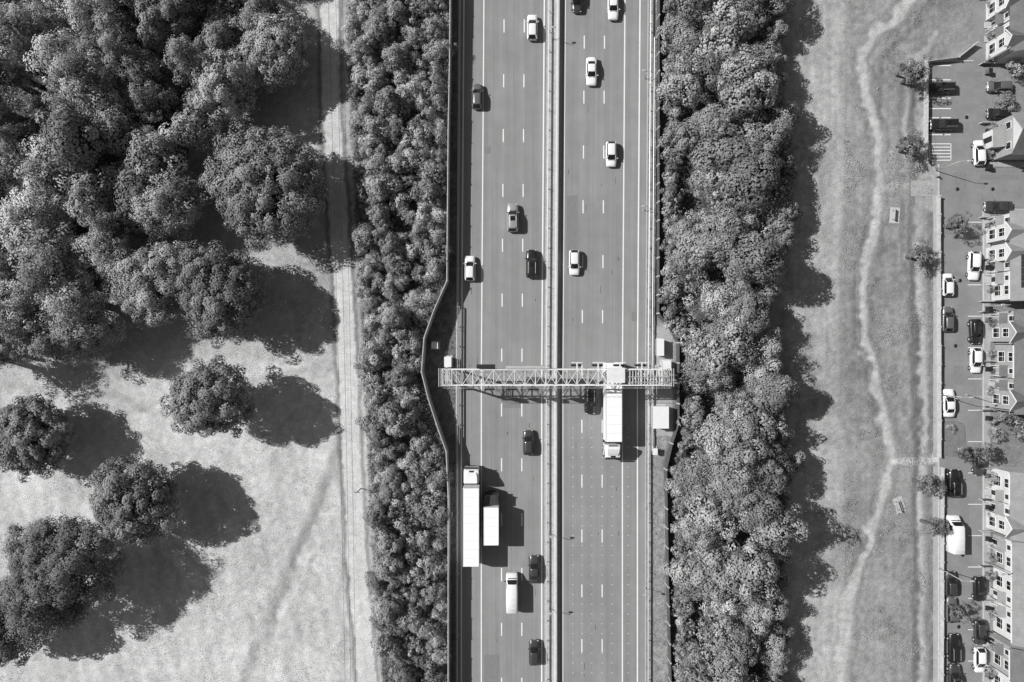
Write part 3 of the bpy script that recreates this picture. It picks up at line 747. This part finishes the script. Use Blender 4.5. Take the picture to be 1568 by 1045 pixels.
def tree_mesh(name, R, Hh, cz, rz, nl, lr, per, leaf, mat, seed, feather=False, sparse=1.0, irregular=.18, bot=-.45, asp=.65, taper=.15):
    rg = np.random.default_rng(seed)
    i = np.arange(nl)+.5
    zz = 1-(1-bot)*i/nl; ph = i*2.399963+rg.random()*6
    d = np.stack([np.sqrt(1-zz**2)*np.cos(ph), np.sqrt(1-zz**2)*np.sin(ph), zz], 1)+rg.normal(size=(nl,3))*.13
    d /= np.linalg.norm(d, axis=1)[:, None]
    az = np.arctan2(d[:,1], d[:,0]); k1, k2, k3 = rg.random(3)*6.28
    mod = 1+irregular*(.55*np.sin(2*az+k1)+.5*np.sin(3*az+k2)+.5*np.sin(5*az+k3+d[:,2]*3))
    rad = (.72+.26*rg.random(nl)+.16*(rg.random(nl) < .22))*mod
    C = d*rad[:, None]*np.array([R, R, rz]); C *= (1-lr/R*.45)
    C[:, :2] *= (1-taper*np.clip(d[:,2:3], 0, 1))
    lrad = lr*(.5+.95*rg.random(nl))
    # crown depth shade painted into the tint: inner clumps darker, tips lighter
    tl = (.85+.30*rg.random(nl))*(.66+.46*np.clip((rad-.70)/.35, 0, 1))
    nf = nl//3
    df = rg.normal(size=(nf,3)); df /= np.linalg.norm(df, axis=1)[:, None]; df[:,2] = np.abs(df[:,2])*.8-.3
    Cf = df*np.array([R,R,rz])*(.30+.30*rg.random(nf))[:,None]
    C = np.vstack([C, Cf]); d = np.vstack([d, df]); lrad = np.concatenate([lrad, np.full(nf, lr*1.2)]); tl = np.concatenate([tl, np.full(nf, .40)])  # filler clumps carry the inner-crown shade as a dark tint
    if sparse < 1:
        keep = rg.random(len(C)) < sparse; C, d, lrad, tl = C[keep], d[keep], lrad[keep], tl[keep]
    cnt = np.maximum(8, (per*(lrad/lr)**2)).astype(int); idx = np.repeat(np.arange(len(C)), cnt); n = len(idx)
    u = rg.normal(size=(n,3)); u /= np.linalg.norm(u, axis=1)[:, None]
    u = u+.50*d[idx]+np.array([0,0,.22]); u /= np.linalg.norm(u, axis=1)[:, None]
    rr = lrad[idx]*(.66+.38*rg.random(n)**.6)
    if feather: 
        u[:,2] = np.abs(u[:,2])*1.2; rr *= (.75+.65*rg.random(n))
    pos = C[idx]+u*rr[:, None]*np.array([1,1,.9])
    pos[:,2] += cz
    pos[:,2] = np.maximum(pos[:,2], .12)
    nrm = u*1.0+.35*d[idx]+rg.normal(size=(n,3))*.15+np.array([0,0,.1])
    V = leaf_quads(pos, nrm, leaf, rg, asp); Ql = np.arange(n*4).reshape(-1, 4)
    tint = tl[idx]*(.88+.24*rg.random(n))*(.5+.5*np.clip(rr/lrad[idx], 0, 1.2))  # leaves near a clump's core also darkened, depth shade in the tint
    tv, tq = [], []
    def limb(p0, p1, r0, r1, ns=6):
        p0 = np.array(p0, float); p1 = np.array(p1, float); dd = p1-p0; L = np.linalg.norm(dd); dd /= L
        a = np.cross(dd, [0.3,1,.2]); a /= np.linalg.norm(a); c = np.cross(dd, a); o = sum(len(q) for q in tv)
        ring = lambda p, r: np.array([p+r*(a*math.cos(t)+c*math.sin(t)) for t in np.linspace(0, 2*math.pi, ns, endpoint=False)])
        tv.append(np.vstack([ring(p0, r0), ring(p1, r1)]))
        for k in range(ns): tq.append([o+k, o+(k+1) % ns, o+ns+(k+1) % ns, o+ns+k])
    tr = .035*Hh+.03*R*.5
    fk = max(.3, cz-rz*.5)
    limb((0,0,-.1), (0,0,fk*.5), tr*1.25, tr, 8); limb((0,0,fk*.5), (R*.04,0,fk), tr, tr*.8, 8); limb((R*.04,0,fk), (0,R*.03,cz+rz*.55), tr*.8, tr*.2, 8)
    for k in rg.choice(len(C), min(len(C), 12 if R > 2 else 7), replace=False):
        e = C[k]+np.array([0,0,cz]); m = np.array([e[0]*.45, e[1]*.45, fk+(e[2]-fk)*.4+.2])
        limb((0,0,fk*.9+rg.random()*.3), m, tr*.45, tr*.28); limb(m, e, tr*.28, tr*.07)
    TV = np.vstack(tv); TQ = np.array(tq)+len(V)
    Vall = np.vstack([V, TV]); Qall = np.vstack([Ql, TQ])
    mi = np.concatenate([np.zeros(n), np.ones(len(TQ))]); tt = np.concatenate([tint, np.ones(len(TQ))])
    return np_mesh(name, Vall, Qall, [mat, M_bark], mi, {'tint': ('FACE', tt)})

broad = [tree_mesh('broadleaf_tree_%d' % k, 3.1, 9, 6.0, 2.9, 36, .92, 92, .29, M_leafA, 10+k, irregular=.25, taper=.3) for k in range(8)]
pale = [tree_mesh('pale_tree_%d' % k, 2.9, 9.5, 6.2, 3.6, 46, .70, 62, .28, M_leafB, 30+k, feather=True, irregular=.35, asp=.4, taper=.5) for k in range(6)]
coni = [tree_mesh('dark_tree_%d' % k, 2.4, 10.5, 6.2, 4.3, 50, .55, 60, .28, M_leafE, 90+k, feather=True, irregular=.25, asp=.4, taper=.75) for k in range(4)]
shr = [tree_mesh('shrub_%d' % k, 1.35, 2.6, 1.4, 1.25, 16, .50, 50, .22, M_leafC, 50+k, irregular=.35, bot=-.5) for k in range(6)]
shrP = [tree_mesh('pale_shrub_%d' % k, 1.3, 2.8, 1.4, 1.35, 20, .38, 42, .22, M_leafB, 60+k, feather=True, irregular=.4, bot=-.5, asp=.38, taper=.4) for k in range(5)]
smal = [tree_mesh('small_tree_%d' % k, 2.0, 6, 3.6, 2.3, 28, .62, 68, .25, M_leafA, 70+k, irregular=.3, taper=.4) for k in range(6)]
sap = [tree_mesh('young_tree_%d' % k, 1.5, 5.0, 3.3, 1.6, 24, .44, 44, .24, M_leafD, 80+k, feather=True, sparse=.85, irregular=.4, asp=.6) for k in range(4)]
MH = {}
for l, h in ((broad,6.0),(pale,6.2),(coni,6.2),(shr,1.4),(shrP,1.4),(smal,3.6),(sap,3.3)):
    for m in l: MH[m.name] = h
tr_ = random.Random(11)
def put(name, lst, px, py, sc=1.0, obs=True, zs=1.0):
    me = tr_.choice(lst); z = MH[me.name]*sc*zs if obs else 0
    return place(name, me, (X(px, z), Y(py, z), 0), tr_.uniform(0, 6.28), (sc, sc*tr_.uniform(.88,1.12), sc*zs))

def jgrid(x0, x1, y0, y1, st, jit=.38):
    y = y0; r = 0
    while y < y1:
        x = x0+(st/2 if r % 2 else 0)
        while x < x1:
            yield x+tr_.uniform(-jit, jit)*st, y+tr_.uniform(-jit, jit)*st
            x += st
        y += st*.87; r += 1
for x, y in jgrid(-90, 470, -90, 580, 49, .42):
    if inpoly(np.array(x), np.array(y), wood_poly):
        f = math.sin(x*.013+1)+math.sin(y*.017+x*.008)+tr_.uniform(-1, 1)
        sc = tr_.uniform(.7, 1.5)
        if x > 340: sc = min(sc, 1.05)
        q = tr_.random()
        if q < .16: put('conifer_tree', coni, x, y, min(sc, 1.2), zs=1.1 if x < 340 else .8)
        else: put('willow_tree' if f > .0 else 'broadleaf_tree', pale if f > .0 else broad, x, y, sc, zs=tr_.uniform(.85, 1.25) if x < 340 else .85)
for x, y in jgrid(1040, 1225, -90, 1140, 46, .45):
    e = float(edgeR(y))
    if x < float(fRpx(y))+24 or x > e-4: continue
    sc = tr_.uniform(.75, 1.45)
    near = x > e-32
    if near: sc = min(sc, 1.05)
    put('broadleaf_tree', broad if tr_.random() < .88 else pale, x, y, sc, obs=False, zs=tr_.uniform(.75, .9) if near else tr_.uniform(.75, 1.15))
for y in range(-80, 1130, 20):
    e = float(edgeR(y)); put('broadleaf_tree', smal, e+tr_.uniform(-8, 12), y+tr_.uniform(-8,8), tr_.uniform(.7,1.1), obs=False, zs=.9)
    put('shrub', shr, float(fRpx(y))+15+tr_.uniform(0,8), y, tr_.uniform(.8,1.5), obs=False)
for x, y in jgrid(530, 690, -90, 1140, 17.5, .45):
    if x < float(shL(y))+12 or x > float(fLpx(y))-12: continue
    q = tr_.random(); cx = 596+.02*(y-500)
    if abs(x-cx) < 26 and q < .30: put('small_tree', smal, x, y, tr_.uniform(.7, 1.2), obs=False, zs=.9)
    elif q < .45: put('shrub', shr, x, y, tr_.uniform(.7, 1.5), obs=False)
    elif q < .88: put('shrub', shrP, x, y, tr_.uniform(.6, 1.4), obs=False)
def solo(name, px, py, rpx, Hh, mat, seed, leaf=.31, lr=.95, per=105, feather=False, ry=1.0, irregular=.08, nl=None, asp=.65, taper=.15):
    cz = Hh*.58; R = rpx/S*(1-cz/HC); rz = Hh*.42
    nl = nl or int(5.8*(R/lr)**2)
    me = tree_mesh(name, R, Hh, cz, rz, nl, lr, per, leaf, mat, seed, feather=feather, irregular=irregular, asp=asp, taper=taper)
    return place(name, me, (X(px, cz), Y(py, cz), 0), 0, (1, ry, 1))
solo('oak_tree', 408, 284, 88, 12, M_leafE, 101, lr=1.05)
solo('oak_tree', 243, 432, 68, 12, M_leafB, 102, leaf=.28, lr=.9, irregular=.15)
solo('oak_tree', 335, 447, 68, 12.5, M_leafE, 103, lr=.95, irregular=.12)
solo('oak_tree', 322, 612, 58, 13.5, M_leafE, 104, lr=.9)
solo('oak_tree', 45, 668, 62, 9.5, M_leafE, 105, lr=.9)
solo('oak_tree', 208, 767, 64, 12, M_leafE, 106, lr=.9)
solo('pine_tree', 88, 880, 86, 14, M_leafD, 107, leaf=.42, lr=.95, per=105, feather=True, asp=.32, irregular=.22, taper=.3)
solo('oak_tree', 5, 968, 50, 11, M_leafD, 108, lr=.9)
solo('broadleaf_tree', 420, 80, 50, 9, M_leafA, 109, lr=.9)
solo('broadleaf_tree', 345, 130, 50, 11, M_leafB, 110, lr=.9, irregular=.2)
solo('broadleaf_tree', 60, 340, 52, 13, M_leafB, 111, lr=.9, per=75, feather=True, taper=.35, irregular=.25)
solo('broadleaf_tree', 130, 500, 50, 11, M_leafB, 112, lr=.8, per=75, feather=True, asp=.4, taper=.35, irregular=.25)
solo('broadleaf_tree', 250, 318, 46, 11, M_leafB, 113, lr=.85, per=75, feather=True, asp=.4, taper=.35, irregular=.25)
for px, py, r in ((1105,365,42),(1165,720,46),(1120,745,46),(1130,110,46),(1140,480,38),(1090,880,44),(1150,250,40),(1090,200,38),(1180,600,34),(1085,560,34),(1120,980,40)):
    solo('broadleaf_tree', px, py, r, 10, M_leafA if px % 2 else M_leafE, 200+px, lr=.9, per=90)
for px, py, sc in ((1380,127,1.3),(1372,116,.9),(1377,232,1.1),(1442,347,1.1),(1388,394,1.1),(1398,735,1.2),(1410,797,1.1),(1484,686,1.1),(1372,225,.7),(1449,925,.9),(1461,692,.7)):
    put('young_tree', sap, px, py, sc, obs=False)
for k, py in enumerate((10,60,88,200,240,350,395,440,490,540,600,640,650,660,735,790,850,880,940,985,1030)):
    put('garden_shrub', shr, 1513+tr_.uniform(-2,3), py+tr_.uniform(-6,6), tr_.uniform(.4,.75), obs=False)
for px, py, sc in ((1536,640,1.2),(1550,655,1.3),(1530,160,1.1),(1545,110,1.2),(1520,665,.8),(1452,655,.5),(1470,690,.6)):
    put('garden_shrub', shr, px, py, sc, obs=False)

def undergrowth(name, test, x0, x1, n, mat, seed, hmax=.7, leaf=.34, up=1.0, y0=-100, y1=1150):
    rg = np.random.default_rng(seed); px = rg.uniform(x0, x1, n); py = rg.uniform(y0, y1, n); k = test(px, py); px, py = px[k], py[k]
    gx, gy = (px-784)/S, (522.5-py)/S; h = (vnoise(gx, gy, .7, seed)*.5+.5)*hmax+(vnoise(gx, gy, 2.5, seed+1)*.12+.12)*min(1, hmax*2)
    pos = np.stack([gx, gy, np.maximum(h*rg.random(len(gx))**.4, .05)], 1); nrm = rg.normal(size=pos.shape)*.45+np.array([0,0,up])
    V = leaf_quads(pos, nrm, leaf, rg, .5); Ql = np.arange(len(pos)*4).reshape(-1,4)
    tint = (.6+.7*rg.random(len(pos)))*(.8+.35*vnoise(gx, gy, .25, seed+2))
    place(name, np_mesh(name, V, Ql, [mat], attrs={'tint': ('FACE', tint)}))
undergrowth('bramble_undergrowth', lambda x, y: (x > shL(y)+4) & (x < fLpx(y)-3), 520, 700, 55000, M_leafC, 5, 1.0)
undergrowth('woodland_undergrowth', lambda x, y: (x > fRpx(y)+3) & (x < edgeR(y)+8), 1000, 1220, 20000, M_leafC, 6, .8)
undergrowth('woodland_undergrowth', lambda x, y: inpoly(x+8, y, wood_poly), -100, 480, 20000, M_leafC, 7, .8, y1=600)
undergrowth('verge_weeds', lambda x, y: (x > fLpx(y)+2) & (x < 698), 640, 700, 9000, M_leafD, 8, .4, .22)
def tuft(x, y, th=.35): return vnoise((x-784)/S, (522.5-y)/S, .25, 77)+.6*vnoise((x-784)/S, (522.5-y)/S, .9, 78) > th
undergrowth('tall_grass_tussocks', lambda x, y: (x > 1290) & (x < 1432) & tuft(x, y) & (pdist(x, y, desire) > 12), 1290, 1432, 60000, M_grassT, 12, .22, .17)
undergrowth('meadow_grass', lambda x, y: (x < shL(y)) & (pdist(x, y, trk) > 16) & ~inpoly(x, y, wood_poly) & tuft(x, y, -.1), -60, 590, 150000, M_grassL, 14, .10, .13, .8, y0=130)
undergrowth('rough_verge_grass', lambda x, y: (x > 999) & (x < fRpx(y)-2) & ((y < 495) | (y > 672)), 998, 1030, 7000, M_grassT, 15, .15, .17, .5)

b = B()
for k, (xa, xb) in enumerate(((497,533),(509,541),(566,590),(520,548))):
    pa = Vector((X(xa,8), Y(-200,8), 8.3)); pb = Vector((X(xb,8), Y(1260,8), 8.3)); prev = None
    for i in range(25):
        t = i/24; p = pa.lerp(pb, t); p.z -= 1.2*4*t*(1-t)
        if prev is not None: b.tube(prev, p, .02, M_dark, 4)
        prev = p
b.build('overhead_wires')
for py, xo in ((-200, 531), (1260, 561)):
    b = B(); b.tube((0,0,0),(0,0,8.6),.15,M_bark,8,.1); b.box(-4.2,4.2,-.06,.06,8.2,8.35,M_bark)
    b.build('utility_pole', (X(xo, 8), Y(py,8), 0))
b = B(); b.tube((0,0,0),(0,0,3.2),.08,M_bark,8,.06); b.box(-.5,.5,-.05,.05,2.9,3.0,M_bark); b.build('marker_pole', (X(553), Y(748), 0))

# ------------------------------------------------------------------ light, sky, camera
dirv = Vector((1.10, -.34, -1.0)).normalized()
sd = bpy.data.lights.new('sun', 'SUN'); sd.energy = 5.0; sd.angle = math.radians(.53); sd.color = (1, .995, .99)
so = bpy.data.objects.new('sun', sd); COL.objects.link(so); so.rotation_euler = dirv.to_track_quat('-Z', 'Y').to_euler(); so.location = (-60, 20, 80)
w = bpy.data.worlds.new('World'); scene.world = w; w.use_nodes = True; nt = w.node_tree
bg = nt.nodes['Background']; sky = nt.nodes.new('ShaderNodeTexSky'); sky.sky_type = 'NISHITA'; sky.sun_disc = False
sky.sun_elevation = math.asin(-dirv.z); sky.sun_rotation = math.atan2(-dirv.x, -dirv.y)
bw = nt.nodes.new('ShaderNodeRGBToBW'); nt.links.new(sky.outputs[0], bw.inputs[0]); nt.links.new(bw.outputs[0], bg.inputs[0])
bg.inputs[1].default_value = .07
cd = bpy.data.cameras.new('camera'); co = bpy.data.objects.new('camera', cd); COL.objects.link(co)
co.location = (0, 0, HC); co.rotation_euler = (0, 0, 0); cd.sensor_width = 36; cd.lens = 36*HC/(1568/S); cd.clip_end = 8000; cd.clip_start = .5
scene.camera = co
scene.view_settings.view_transform = 'Standard'; scene.view_settings.look = 'None'; scene.view_settings.exposure = 0
